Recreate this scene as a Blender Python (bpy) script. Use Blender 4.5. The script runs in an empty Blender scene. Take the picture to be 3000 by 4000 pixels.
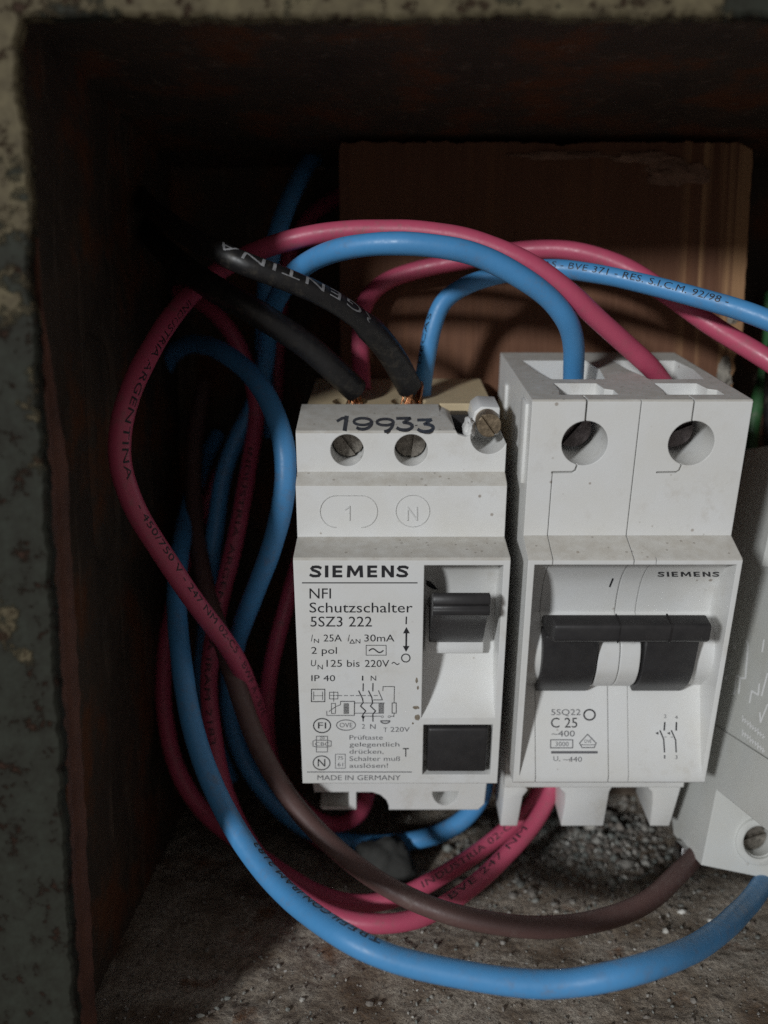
import bpy, bmesh, math, random
from math import sin, cos, tan, radians, pi, sqrt
from mathutils import Vector, Matrix, noise

random.seed(7)
SC = bpy.context.scene
COL = SC.collection
MM = 0.001

# ------------------------------------------------------------------ camera
F = 3300.0                       # focal length in photo pixels
CAM_H = 107.0                    # camera height over the box floor, mm
PITCH = radians(8.0)
cd = bpy.data.cameras.new('camera')
cam = bpy.data.objects.new('camera', cd)
COL.objects.link(cam)
cam.location = (0, 0, CAM_H * MM)
cam.rotation_euler = (radians(90) - PITCH, 0, 0)
cd.sensor_fit = 'VERTICAL'
cd.sensor_height = 36.0
cd.lens = 36.0 * F / 4000.0
cd.clip_start = 0.004
cd.clip_end = 20.0
cd.dof.use_dof = True
cd.dof.focus_distance = 0.1455
cd.dof.aperture_fstop = 12.0
SC.camera = cam

# ------------------------------------------------------------------ light
W = bpy.data.worlds.new('World')
SC.world = W
W.use_nodes = True
bg = W.node_tree.nodes['Background']
bg.inputs[0].default_value = (1.0, 0.93, 0.88, 1)
bg.inputs[1].default_value = 0.165
ld = bpy.data.lights.new('lamp', 'POINT')
ld.energy = 85.0
ld.color = (0.95, 0.98, 1.0)
ld.shadow_soft_size = 0.085
lamp = bpy.data.objects.new('lamp', ld)
COL.objects.link(lamp)
lamp.location = (-0.890, -1.308, 0.391 + CAM_H * MM)

SC.cycles.use_denoising = False
SC.view_settings.view_transform = 'Standard'
SC.view_settings.look = 'None'
SC.view_settings.exposure = 0.0
SC.view_settings.gamma = 1.0
SC.view_settings.use_curve_mapping = False

# ------------------------------------------------------------------ frames
def cam2w(p):
    x, y, z = p
    return Vector((x, -y * sin(PITCH) + z * cos(PITCH), -y * cos(PITCH) - z * sin(PITCH) + CAM_H))

def px(u, v, d):
    """world point (mm) seen at photo pixel u,v at optical depth d mm"""
    return cam2w(((u - 1500) / F * d, (v - 2000) / F * d, d))

class Frame:
    """a device's own axes: x right, y into the box, z up; given in camera axes (mm)"""
    def __init__(s, org, right, fwd, up):
        s.o, s.r, s.f, s.u = Vector(org), Vector(right), Vector(fwd), Vector(up)
    def ray(s, u, v):
        d = Vector(((u - 1500) / F, (v - 2000) / F, 1.0))
        o = -s.o
        return (Vector((o.dot(s.r), o.dot(s.f), o.dot(s.u))), Vector((d.dot(s.r), d.dot(s.f), d.dot(s.u))))
    def matrix(s, base=(0, 0, 0)):
        o = s.o + s.r * base[0] + s.f * base[1] + s.u * base[2]
        lin = lambda a: cam2w(a) - cam2w((0, 0, 0))
        m = Matrix.Identity(4)
        for i, a in enumerate((s.r, s.f, s.u)):
            w = lin(a)
            for k in range(3):
                m[k][i] = w[k]
        w = cam2w(o) * MM
        for k in range(3):
            m[k][3] = w[k]
        return m
    def w(s, x, y, z):
        return cam2w(s.o + s.r * x + s.f * y + s.u * z)

PB = radians(21.5)
BY = Vector((0, -sin(PB), cos(PB)))
BZ = Vector((0, -cos(PB), -sin(PB)))
BF = Frame(BY * 131 - BZ * 83, (1, 0, 0), BY, BZ)
th = radians(11.5)
DF = Frame((66, 54.8, 167.5), (cos(th), sin(th), 0), (0, 0, 1), (sin(th), -cos(th), 0))

def surf_y(frame, prof):
    """returns f(u,v) -> point on the surface y = prof(z) of the frame"""
    def f(u, v, eps=0.035):
        o, d = frame.ray(u, v)
        y = 0.0
        for _ in range(40):
            t = (y - o.y) / d.y
            p = o + d * t
            y = 0.5 * y + 0.5 * prof(p.z)
        t = (y - o.y) / d.y
        p = o + d * t
        return p - d.normalized() * eps
    return f

def surf_x(frame, x):
    def f(u, v, eps=0.035):
        o, d = frame.ray(u, v)
        p = o + d * ((x - o.x) / d.x)
        return p - d.normalized() * eps
    return f

def interp(pts):
    """pts: (y,z) with falling z -> y(z)"""
    def f(z):
        if z >= pts[0][1]: return pts[0][0]
        for (y0, z0), (y1, z1) in zip(pts, pts[1:]):
            if z0 >= z >= z1:
                k = (z0 - z) / (z0 - z1) if z0 != z1 else 0
                return y0 + (y1 - y0) * k
        return pts[-1][0]
    return f

def smooth_prof(pts, n=5):
    out = []
    P = [pts[0]] + list(pts) + [pts[-1]]
    for i in range(1, len(P) - 2):
        for k in range(n):
            t = k / n
            q = []
            for c in (0, 1):
                a, b, e, d = P[i - 1][c], P[i][c], P[i + 1][c], P[i + 2][c]
                q.append(0.5 * (2 * b + (e - a) * t + (2 * a - 5 * b + 4 * e - d) * t * t + (3 * b - a - 3 * e + d) * t ** 3))
            out.append(tuple(q))
    out.append(tuple(pts[-1]))
    return out

# ------------------------------------------------------------------ materials
class NT:
    def __init__(s, name):
        s.m = bpy.data.materials.new(name)
        s.m.use_nodes = True
        s.t = s.m.node_tree
        s.b = s.t.nodes['Principled BSDF']
    def n(s, typ, **kw):
        nd = s.t.nodes.new(typ)
        for k, v in kw.items():
            if k in nd.inputs: nd.inputs[k].default_value = v
            else: setattr(nd, k, v)
        return nd
    def l(s, a, b): s.t.links.new(a, b)
    def coord(s, which='Object', scale=(1, 1, 1)):
        tc = s.n('ShaderNodeTexCoord'); mp = s.n('ShaderNodeMapping')
        mp.inputs['Scale'].default_value = scale
        s.l(tc.outputs[which], mp.inputs[0])
        return mp.outputs[0]
    def noise(s, co, scale, detail=4, rough=0.55):
        nd = s.n('ShaderNodeTexNoise', Scale=scale, Detail=detail, Roughness=rough)
        s.l(co, nd.inputs['Vector'])
        return nd.outputs['Fac']
    def ramp(s, fac, stops, interp='LINEAR'):
        r = s.n('ShaderNodeValToRGB'); r.color_ramp.interpolation = interp
        e = r.color_ramp.elements
        while len(e) < len(stops): e.new(0.5)
        for k, (p, c) in enumerate(stops):
            e[k].position = p
            e[k].color = (c, c, c, 1) if isinstance(c, (int, float)) else (*c, 1)
        s.l(fac, r.inputs[0])
        return r.outputs[0]
    def mix(s, fac, a, b, blend='MIX'):
        m = s.n('ShaderNodeMix', data_type='RGBA', blend_type=blend)
        for sock, v in ((m.inputs[0], fac), (m.inputs[6], a), (m.inputs[7], b)):
            if isinstance(v, (int, float)): sock.default_value = v
            elif isinstance(v, tuple): sock.default_value = (*v, 1)
            else: s.l(v, sock)
        return m.outputs[2]
    def math(s, op, a, b=0.0):
        m = s.n('ShaderNodeMath', operation=op)
        for sock, v in ((m.inputs[0], a), (m.inputs[1], b)):
            if isinstance(v, (int, float)): sock.default_value = v
            else: s.l(v, sock)
        return m.outputs[0]
    def bump(s, h, strength, dist, bevel=None):
        b = s.n('ShaderNodeBump', Strength=strength, Distance=dist)
        s.l(h, b.inputs['Height'])
        if bevel is not None: s.l(bevel, b.inputs['Normal'])
        s.l(b.outputs[0], s.b.inputs['Normal'])
    def bevel(s, r):
        b = s.n('ShaderNodeBevel', samples=4, Radius=r)
        return b.outputs[0]

def plastic(name, base, rough=0.42, spots=0.7, dust=None, dustiness=0.0, bev=0.0003):
    t = NT(name)
    co = t.coord()
    c = t.mix(t.ramp(t.noise(co, 85, 6, 0.6), [(0.35, 0.0), (0.7, 0.5)]), base, tuple(x * y for x, y in zip(base, (0.9, 0.865, 0.79))))
    gr = t.math('MULTIPLY', t.ramp(t.noise(co, 240, 7, 0.7), [(0.52, 0.0), (0.72, 1.0)]), t.ramp(t.noise(co, 45, 3), [(0.45, 0.0), (0.62, 1.0)]))
    c = t.mix(t.math('MULTIPLY', gr, 0.55 * min(1.0, spots)), c, tuple(x * y for x, y in zip(base, (0.62, 0.55, 0.45))))
    v = t.n('ShaderNodeTexVoronoi', Scale=430.0); t.l(co, v.inputs['Vector'])
    sep = t.n('ShaderNodeSeparateColor'); t.l(v.outputs['Color'], sep.inputs[0])
    thr = t.math('MULTIPLY', t.math('MAXIMUM', t.math('SUBTRACT', sep.outputs[0], 0.62), 0.0), 0.5)
    edge = t.math('MINIMUM', t.math('MAXIMUM', t.math('MULTIPLY', t.math('SUBTRACT', thr, v.outputs['Distance']), 14.0), 0.0), 1.0)
    spot = t.math('MULTIPLY', t.math('MULTIPLY', edge, sep.outputs[1]), spots)
    c = t.mix(spot, c, (0.2, 0.14, 0.09))
    if dust:
        d = t.ramp(t.noise(co, 420, 6, 0.65), [(0.3, 0.35), (0.66, 1.0)])
        c = t.mix(t.math('MULTIPLY', d, dustiness), c, dust)
        v2 = t.n('ShaderNodeTexVoronoi', Scale=520.0); t.l(co, v2.inputs['Vector'])
        sp = t.math('LESS_THAN', v2.outputs['Distance'], 0.13)
        c = t.mix(t.math('MULTIPLY', sp, 0.5 * min(1.0, spots)), c, (0.12, 0.085, 0.055))
    t.l(c, t.b.inputs['Base Color'])
    t.b.inputs['Roughness'].default_value = rough
    t.bump(t.noise(co, 2600, 3), 0.07, 0.0002, t.bevel(bev))
    return t.m

def simple(name, base, rough=0.5, metal=0.0, nscale=400, var=0.5, bump=0.1, bev=None):
    t = NT(name)
    co = t.coord()
    n = t.noise(co, nscale, 5)
    c = t.mix(t.ramp(n, [(0.3, 0.0), (0.75, 1.0)]), base, tuple(x * (1 - var) for x in base))
    t.l(c, t.b.inputs['Base Color'])
    t.b.inputs['Roughness'].default_value = rough
    t.b.inputs['Metallic'].default_value = metal
    t.bump(n, bump, 0.0005, t.bevel(bev) if bev else None)
    return t.m

def sheath(name, base, rough=0.42, scuff=(0.2, 0.16, 0.14), amount=0.5):
    t = NT(name)
    co = t.coord()
    c = t.mix(t.ramp(t.noise(co, 130, 4), [(0.3, 0.0), (0.8, 0.3)]), base, tuple(x * 0.66 for x in base))
    s = t.ramp(t.noise(co, 520, 6, 0.75), [(0.5, 0.0), (0.68, 1.0)])
    z = t.ramp(t.noise(co, 75, 3), [(0.42, 0.0), (0.62, 1.0)])
    c = t.mix(t.math('MULTIPLY', t.math('MULTIPLY', s, z), amount), c, scuff)
    t.l(c, t.b.inputs['Base Color'])
    r = t.ramp(t.noise(co, 900, 4), [(0.3, rough - 0.07), (0.7, rough + 0.12)])
    t.l(r, t.b.inputs['Roughness'])
    t.bump(t.noise(co, 700, 4), 0.12, 0.0003)
    return t.m

M = {}
M['white'] = plastic('white_plastic', (0.725, 0.73, 0.725), 0.38)
M['white_dust'] = plastic('dusty_white_plastic', (0.66, 0.66, 0.64), 0.7, 0.8, (0.42, 0.385, 0.33), 0.72)
M['grey_white'] = plastic('pale_grey_plastic', (0.62, 0.63, 0.61), 0.45, 0.3)
M['beige'] = plastic('yellowed_plastic', (0.60, 0.49, 0.31), 0.5, 0.5, (0.34, 0.27, 0.2), 0.35)
M['black'] = plastic('black_plastic', (0.017, 0.0168, 0.0185), 0.42, 0.0, (0.075, 0.07, 0.068), 0.3, 0.00035)
M['ink'] = simple('printing_ink', (0.02, 0.02, 0.024), 0.55, 0, 900, 0.2, 0.0)
M['ink_grey'] = simple('faded_printing_ink', (0.16, 0.16, 0.17), 0.6, 0, 2500, 0.45, 0.0)
M['ink_pen'] = simple('felt_pen_ink', (0.085, 0.09, 0.105), 0.4, 0, 1500, 0.6, 0.0)
M['ink_white'] = simple('white_printing_ink', (0.30, 0.30, 0.31), 0.6, 0, 1300, 0.6, 0.0)
M['scratch'] = simple('white_scratches', (0.95, 0.95, 0.95), 0.6, 0, 1500, 0.1, 0.0)
M['blue'] = sheath('blue_sheath', (0.075, 0.285, 0.58))
M['red'] = sheath('red_sheath', (0.51, 0.082, 0.15))
M['blacksheath'] = sheath('black_sheath', (0.0125, 0.012, 0.0125), 0.42, (0.07, 0.06, 0.046), 0.8)
M['brown'] = sheath('brown_sheath', (0.115, 0.062, 0.056), 0.5)
M['green'] = sheath('green_sheath', (0.03, 0.11, 0.035), 0.5)
M['copper'] = simple('copper', (0.72, 0.33, 0.16), 0.3, 1.0, 900, 0.4, 0.05)
M['steel'] = simple('dull_steel', (0.34, 0.31, 0.27), 0.42, 0.9, 1400, 0.65, 0.3)
M['dark_steel'] = simple('dark_steel', (0.12, 0.10, 0.10), 0.4, 0.7, 900, 0.6, 0.3)
M['brass'] = simple('tarnished_brass', (0.36, 0.28, 0.19), 0.5, 0.75, 1200, 0.6, 0.4, 0.0003)
M['tin'] = simple('bright_tin', (0.62, 0.62, 0.62), 0.25, 1.0, 900, 0.3, 0.1)
M['dark'] = simple('cavity_shade_and_joint', (0.02, 0.018, 0.018), 0.5, 0, 800, 0.3, 0.1)  # near-black for joint lines and for infill standing in for cavity shade

def wood_mat():
    t = NT('reddish_wood')
    co = t.coord('Object', (1, 0.3, 0.06))
    g = t.noise(co, 900, 6, 0.6)
    c = t.mix(t.ramp(g, [(0.3, 0.0), (0.7, 1.0)]), (0.165, 0.082, 0.050), (0.130, 0.062, 0.038))
    w = t.noise(t.coord('Object', (1, 0.3, 0.02)), 260, 3)
    c = t.mix(t.ramp(w, [(0.5, 0.0), (0.75, 0.2)]), c, (0.28, 0.13, 0.06))
    # pale sapwood streaks near the right end (real timber figure)
    tc = t.n('ShaderNodeTexCoord'); sp = t.n('ShaderNodeSeparateXYZ'); t.l(tc.outputs['Object'], sp.inputs[0])
    m = t.ramp(t.math('MULTIPLY', sp.outputs[0], 10.0), [(0.30, 0.0), (0.345, 1.0)])
    st = t.ramp(t.noise(t.coord('Object', (1, 0.2, 0.01)), 420, 2), [(0.46, 0.0), (0.56, 1.0)])
    c = t.mix(t.math('MULTIPLY', m, st), c, (0.33, 0.19, 0.10))
    t.l(c, t.b.inputs['Base Color'])
    t.b.inputs['Roughness'].default_value = 0.7
    t.bump(g, 0.35, 0.0006)
    return t.m
M['wood'] = wood_mat()
M['wood'].node_tree.nodes['Principled BSDF'].inputs['Specular IOR Level'].default_value = 0.12

def rust_mat():
    t = NT('rusty_sheet')
    co = t.coord()
    n = t.noise(co, 55, 7, 0.62)
    c = t.ramp(n, [(0.3, (0.055, 0.046, 0.038)), (0.5, (0.080, 0.060, 0.046)), (0.62, (0.14, 0.062, 0.034)), (0.78, (0.075, 0.034, 0.022))])
    s = t.ramp(t.noise(t.coord('Object', (1, 1, 0.12)), 260, 5), [(0.58, 0.0), (0.7, 0.5)])
    c = t.mix(s, c, (0.17, 0.13, 0.10))
    t.l(c, t.b.inputs['Base Color'])
    t.b.inputs['Roughness'].default_value = 0.75
    t.bump(t.noise(co, 300, 6), 0.4, 0.001)
    return t.m
M['rust'] = rust_mat()
M['rust'].node_tree.nodes['Principled BSDF'].inputs['Specular IOR Level'].default_value = 0.12
M['red_rust'] = simple('red_rust', (0.15, 0.058, 0.035), 0.8, 0, 150, 0.65, 0.6)

def flaking_mat():
    """old paint on the box rim: olive green with cream undercoat showing and rust chips"""
    t = NT('flaking_paint')
    co = t.coord()
    n1 = t.noise(co, 60, 9, 0.68)
    n2 = t.noise(co, 230, 8, 0.72)
    n3 = t.noise(co, 620, 5, 0.6)
    tc = t.n('ShaderNodeTexCoord'); sp = t.n('ShaderNodeSeparateXYZ'); t.l(tc.outputs['Object'], sp.inputs[0])
    hz = t.math('MULTIPLY', sp.outputs[2], 3.0)                  # more of the undercoat is bared high up
    cream = t.ramp(t.math('MULTIPLY', t.math('ADD', t.math('ADD', t.math('MULTIPLY', n1, 1.5), t.math('MULTIPLY', n2, 0.5)), t.math('MULTIPLY', hz, 1.35)), 0.5), [(0.735, 0.0), (0.765, 1.0)])
    green = t.mix(t.ramp(n2, [(0.35, 0.0), (0.65, 1.0)]), (0.032, 0.035, 0.027), (0.018, 0.016, 0.012))
    cr = t.mix(t.ramp(n2, [(0.35, 0.0), (0.7, 1.0)]), (0.145, 0.122, 0.072), (0.045, 0.034, 0.022))
    c = t.mix(cream, green, cr)
    chip = t.ramp(t.math('ADD', t.math('MULTIPLY', n2, 0.65), t.math('MULTIPLY', n3, 0.35)), [(0.55, 0.0), (0.60, 1.0)])
    c = t.mix(t.math('MULTIPLY', chip, 0.85), c, (0.034, 0.016, 0.010))
    t.l(c, t.b.inputs['Base Color'])
    t.b.inputs['Roughness'].default_value = 0.7
    t.bump(t.math('SUBTRACT', t.math('ADD', cream, t.math('MULTIPLY', n3, 0.4)), chip), 0.7, 0.0006)
    return t.m
M['flake'] = flaking_mat()
M['flake'].node_tree.nodes['Principled BSDF'].inputs['Specular IOR Level'].default_value = 0.12

def floor_mat():
    t = NT('mortar_dust')
    co = t.coord()
    n = t.noise(co, 62, 7, 0.65)
    c = t.ramp(n, [(0.36, (0.20, 0.14, 0.095)), (0.46, (0.39, 0.325, 0.255)), (0.57, (0.53, 0.475, 0.40)), (0.66, (0.28, 0.15, 0.085))])
    g = t.noise(co, 1300, 5, 0.75)
    c = t.mix(t.ramp(g, [(0.42, 0.0), (0.62, 0.8)]), c, (0.17, 0.14, 0.12))
    v = t.n('ShaderNodeTexVoronoi', Scale=700.0); t.l(co, v.inputs['Vector'])
    sep = t.n('ShaderNodeSeparateColor'); t.l(v.outputs['Color'], sep.inputs[0])
    thr = t.math('MULTIPLY', t.math('MAXIMUM', t.math('SUBTRACT', sep.outputs[0], 0.82), 0.0), 1.2)
    c = t.mix(t.math('LESS_THAN', v.outputs['Distance'], thr), c, (0.75, 0.73, 0.68))
    t.l(c, t.b.inputs['Base Color'])
    t.b.inputs['Roughness'].default_value = 0.9
    t.bump(t.math('ADD', g, t.noise(co, 250, 5)), 0.8, 0.0012)
    return t.m
M['floor'] = floor_mat()
M['floor'].node_tree.nodes['Principled BSDF'].inputs['Specular IOR Level'].default_value = 0.12

def grit_mat():
    t = NT('mortar_crumbs')
    g = t.n('ShaderNodeNewGeometry')
    c = t.ramp(g.outputs['Random Per Island'], [(0.0, (0.14, 0.11, 0.09)), (0.4, (0.24, 0.22, 0.195)), (0.65, (0.18, 0.195, 0.18)), (0.88, (0.33, 0.31, 0.28)), (0.97, (0.45, 0.43, 0.39)), (1.0, (0.75, 0.74, 0.69))])
    t.l(c, t.b.inputs['Base Color'])
    t.b.inputs['Roughness'].default_value = 0.9
    return t.m
M['grit'] = grit_mat()
M['plaster'] = simple('crumbled_plaster', (0.36, 0.33, 0.28), 0.95, 0, 250, 0.75, 0.8)
M['bruise'] = simple('bruised_wood', (0.26, 0.15, 0.10), 0.9, 0, 350, 0.5, 0.6)
M['stone'] = simple('grey_mortar', (0.05, 0.05, 0.046), 0.95, 0, 220, 0.5, 0.9)

# ------------------------------------------------------------------ mesh helpers (mm)
def tag(o, label=None, cat=None, group=None, kind=None):
    if label: o['label'] = label
    if cat: o['category'] = cat
    if group: o['group'] = group
    if kind: o['kind'] = kind
    return o

def to_obj(name, bm, mats, parent=None, base=(0, 0, 0), smooth=None, dust_up=None, nodust=None):
    if not isinstance(mats, (list, tuple)): mats = [mats]
    b = Vector(base)
    for v in bm.verts: v.co = (v.co - b) * MM
    bm.normal_update()
    if dust_up is not None:
        for f in bm.faces:
            c = f.calc_center_median() / MM + b
            f.material_index = 1 if f.normal.z > dust_up and not (nodust and nodust(c)) else 0
    me = bpy.data.meshes.new(name)
    bm.to_mesh(me); bm.free()
    for m in mats: me.materials.append(M[m])
    if smooth is not None:
        for p in me.polygons: p.use_smooth = True
        me.set_sharp_from_angle(angle=radians(smooth))
    o = bpy.data.objects.new(name, me)
    COL.objects.link(o)
    if parent is not None: o.parent = parent
    return o

def empty(name, mat, label, cat, group=None):
    o = bpy.data.objects.new(name, None)
    COL.objects.link(o)
    o.empty_display_size = 0.01
    o.matrix_world = mat
    return tag(o, label, cat, group)

def prism(axis, poly, a, b, bm=None):
    """extrude a 2D polygon: axis x -> (y,z); y -> (x,z); z -> (x,y)"""
    bm = bm or bmesh.new()
    put = {'x': lambda p, h: (h, p[0], p[1]), 'y': lambda p, h: (p[0], h, p[1]), 'z': lambda p, h: (p[0], p[1], h)}[axis]
    A = [bm.verts.new(put(p, a)) for p in poly]
    B = [bm.verts.new(put(p, b)) for p in poly]
    n = len(poly)
    fs = [bm.faces.new(A), bm.faces.new(B[::-1])]
    for i in range(n):
        fs.append(bm.faces.new((A[i], B[i], B[(i + 1) % n], A[(i + 1) % n])))
    bmesh.ops.recalc_face_normals(bm, faces=fs)
    return bm

def box(x0, x1, y0, y1, z0, z1, bm=None):
    return prism('z', [(x0, y0), (x1, y0), (x1, y1), (x0, y1)], z0, z1, bm)

def circ(cx, cz, r, n=40, a0=0.0):
    return [(cx + r * cos(a0 + 2 * pi * i / n), cz + r * sin(a0 + 2 * pi * i / n)) for i in range(n)]

def join(*bms):
    out = bmesh.new()
    for b in bms:
        me = bpy.data.meshes.new('tmp'); b.to_mesh(me); b.free()
        out.from_mesh(me); bpy.data.meshes.remove(me)
    return out

def cut(target, cutters):
    tmp = []
    def mk(b):
        me = bpy.data.meshes.new('tmp'); b.to_mesh(me); b.free()
        o = bpy.data.objects.new('tmp', me); COL.objects.link(o); tmp.append(o)
        return o
    t = mk(target)
    for c in cutters:
        m = t.modifiers.new('b', 'BOOLEAN')
        m.operation = 'DIFFERENCE'; m.solver = 'EXACT'; m.use_self = True
        m.object = mk(c)
    dg = bpy.context.evaluated_depsgraph_get()
    me = bpy.data.meshes.new_from_object(t.evaluated_get(dg))
    out = bmesh.new(); out.from_mesh(me)
    bpy.data.meshes.remove(me)
    for o in tmp:
        d = o.data; bpy.data.objects.remove(o); bpy.data.meshes.remove(d)
    return out

def bevelled(bm, w, seg=2, ang=30):
    es = [e for e in bm.edges if len(e.link_faces) == 2 and e.calc_face_angle(0) > radians(ang)]
    bmesh.ops.bevel(bm, geom=es, offset=w, segments=seg, profile=0.5, affect='EDGES', clamp_overlap=True)
    return bm

# ------------------------------------------------------------------ lettering
_glyph = {}
def glyphs(s, bold=0.0, shear=0.0, space=1.0):
    k = (s, bold, shear, space)
    if k in _glyph: return _glyph[k]
    cu = bpy.data.curves.new('tmp', 'FONT')
    cu.body = s; cu.size = 1.0; cu.offset = bold; cu.shear = shear; cu.space_character = space
    cu.resolution_u = 3; cu.fill_mode = 'FRONT' if hasattr(cu, 'fill_mode') else cu.fill_mode
    o = bpy.data.objects.new('tmp', cu); COL.objects.link(o)
    dg = bpy.context.evaluated_depsgraph_get()
    me = bpy.data.meshes.new_from_object(o.evaluated_get(dg))
    vs = [(v.co.x, v.co.y) for v in me.vertices]
    fs = [tuple(p.vertices) for p in me.polygons]
    bpy.data.meshes.remove(me); bpy.data.objects.remove(o); bpy.data.curves.remove(cu)
    _glyph[k] = (vs, fs)
    return vs, fs
def fine(t, space):
    vs, fs = glyphs(t, 0.0, 0, space)
    bm = bmesh.new()
    V = [bm.verts.new((x, y, 0)) for x, y in vs]
    for f in fs:
        try: bm.faces.new([V[i] for i in f])
        except ValueError: pass
    for _ in range(5):
        es = [e for e in bm.edges if e.calc_length() > 0.12]
        if not es: break
        bmesh.ops.subdivide_edges(bm, edges=es, cuts=1)
        bmesh.ops.triangulate(bm, faces=bm.faces)
    bm.verts.index_update()
    r = [(v.co.x, v.co.y) for v in bm.verts], [tuple(v.index for v in f.verts) for f in bm.faces]
    bm.free()
    return r
CAPH = max(v[1] for v in glyphs('H')[0])

def logo(pr, x0, x1, base, cap, dx=0.0):
    """heavy wide capitals, drawn as polygons"""
    k = (x1 - x0) / 795.0
    m = lambda x, y: (x0 + (x - 127) * k + dx * y * cap, base - y * cap)
    def poly(*p): pr.face([m(*q) for q in p])
    def bar(xa, xb, ya, yb):
        n = max(1, int((xb - xa) / 30))
        for i in range(n):
            a, b = xa + (xb - xa) * i / n, xa + (xb - xa) * (i + 1) / n
            poly((a, ya), (b, ya), (b, yb), (a, yb))
    def S(xa, xb):
        c, r = (xa + xb) / 2, (xb - xa) / 2
        t = 0.23
        pts = [(c + r * 0.86, 0.80), (c + r * 0.45, 0.875), (c, 0.885), (c - r * 0.5, 0.86), (c - r * 0.72, 0.74), (c - r * 0.5, 0.61), (c, 0.53),
               (c + r * 0.5, 0.42), (c + r * 0.72, 0.27), (c + r * 0.5, 0.14), (c, 0.115), (c - r * 0.5, 0.125), (c - r * 0.92, 0.2)]
        pr.line([m(*p) for p in pts], t * cap, dx_ok)
    dx_ok = 0.036
    S(127, 218); bar(247, 275, 0, 1)
    for xa in (308, 590):
        bar(xa, xa + 27, 0, 1); bar(xa + 27, xa + 80, 0, 0.22); bar(xa + 27, xa + 76, 0.39, 0.60); bar(xa + 27, xa + 80, 0.78, 1)
    poly((424, 0), (451, 0), (455, 0.62), (484, 0.12), (496, 0.12), (526, 0.62), (530, 0), (557, 0), (552, 1), (522, 1), (490, 0.46), (459, 1), (429, 1))
    poly((706, 0), (733, 0), (733, 0.62), (780, 0), (806, 0), (806, 1), (779, 1), (779, 0.40), (732, 1), (706, 1))
    S(830, 922)

class Print:
    """flat marks lying on a surface; positions are read off the photo and dropped onto that surface"""
    def __init__(s, surf, ox=0, oy=0, k=1.0):
        s.bm = bmesh.new(); s.surf = surf; s.ox, s.oy, s.k = ox, oy, k
    def P(s, x, y, eps=0.035): return s.surf(s.ox + s.k * x, s.oy + s.k * y, eps)
    def face(s, pts, eps=0.035):
        try: s.bm.faces.new([s.bm.verts.new(s.P(x, y, eps)) for x, y in pts])
        except ValueError: pass
    def text(s, t, x0, x1, base, cap, bold=0.0, shear=0.0, space=1.0, dx=0.0, slope=0.0):
        vs, fs = glyphs(t, bold, shear, space)
        a = min(v[0] for v in vs); b = max(v[0] for v in vs)
        sx = (x1 - x0) / max(b - a, 1e-6)
        V = []
        for vx, vy in vs:
            x = x0 + (vx - a) * sx; y = base - vy / CAPH * cap
            V.append(s.bm.verts.new(s.P(x + dx * (base - y), y + slope * (x - x0))))
        for f in fs:
            try: s.bm.faces.new([V[i] for i in f])
            except ValueError: pass
    def line(s, pts, w, eps=0.036):
        for (xa, ya), (xb, yb) in zip(pts, pts[1:]):
            L = sqrt((xb - xa) ** 2 + (yb - ya) ** 2) or 1
            tx, ty = (xb - xa) / L * w * 0.35, (yb - ya) / L * w * 0.35
            nx, ny = -(yb - ya) / L * w / 2, (xb - xa) / L * w / 2
            n = max(1, int(L / 25))
            for i in range(n):
                p0 = (xa - tx + (xb - xa + 2 * tx) * i / n, ya - ty + (yb - ya + 2 * ty) * i / n)
                p1 = (xa - tx + (xb - xa + 2 * tx) * (i + 1) / n, ya - ty + (yb - ya + 2 * ty) * (i + 1) / n)
                s.face([(p0[0] + nx, p0[1] + ny), (p1[0] + nx, p1[1] + ny), (p1[0] - nx, p1[1] - ny), (p0[0] - nx, p0[1] - ny)], eps)
            eps += 0.0009
    def rect(s, x0, y0, x1, y1, w):
        s.line([(x0, y0), (x1, y0), (x1, y1), (x0, y1), (x0, y0)], w)
    def ring(s, cx, cy, rx, ry, w, n=36):
        for i in range(n):
            a, b = 2 * pi * i / n, 2 * pi * (i + 1) / n
            q = lambda t, d: (cx + (rx + d) * cos(t), cy + (ry + d) * sin(t))
            s.face([q(a, w / 2), q(b, w / 2), q(b, -w / 2), q(a, -w / 2)])
    def done(s, name, mat, parent, base):
        bm = s.bm
        bm.normal_update()
        return to_obj(name, bm, mat, parent, base)

# ================================================================== the box
box_root = empty('metal_box', Matrix.Translation(Vector((20, 111, 0)) * MM),
                 'old rusty metal box with flaking paint on its rim, holding switches and wires', 'metal box')
BB = (20, 111, 0)

def rough_grid(nx, ny, fn):
    bm = bmesh.new()
    V = [[bm.verts.new(fn(i / nx, j / ny)) for j in range(ny + 1)] for i in range(nx + 1)]
    for i in range(nx):
        for j in range(ny):
            bm.faces.new((V[i][j], V[i + 1][j], V[i + 1][j + 1], V[i][j + 1]))
    bmesh.ops.recalc_face_normals(bm, faces=bm.faces)
    return bm

ZT, XL = CAM_H + 46.0, -45.0       # the opening
ZC, XW = CAM_H + 54.5, -52.0       # inner ceiling and wall
YB = 216.0
def wob(t, a, f, s): return a * noise.noise(Vector((t * f, s, 0.3)))

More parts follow.
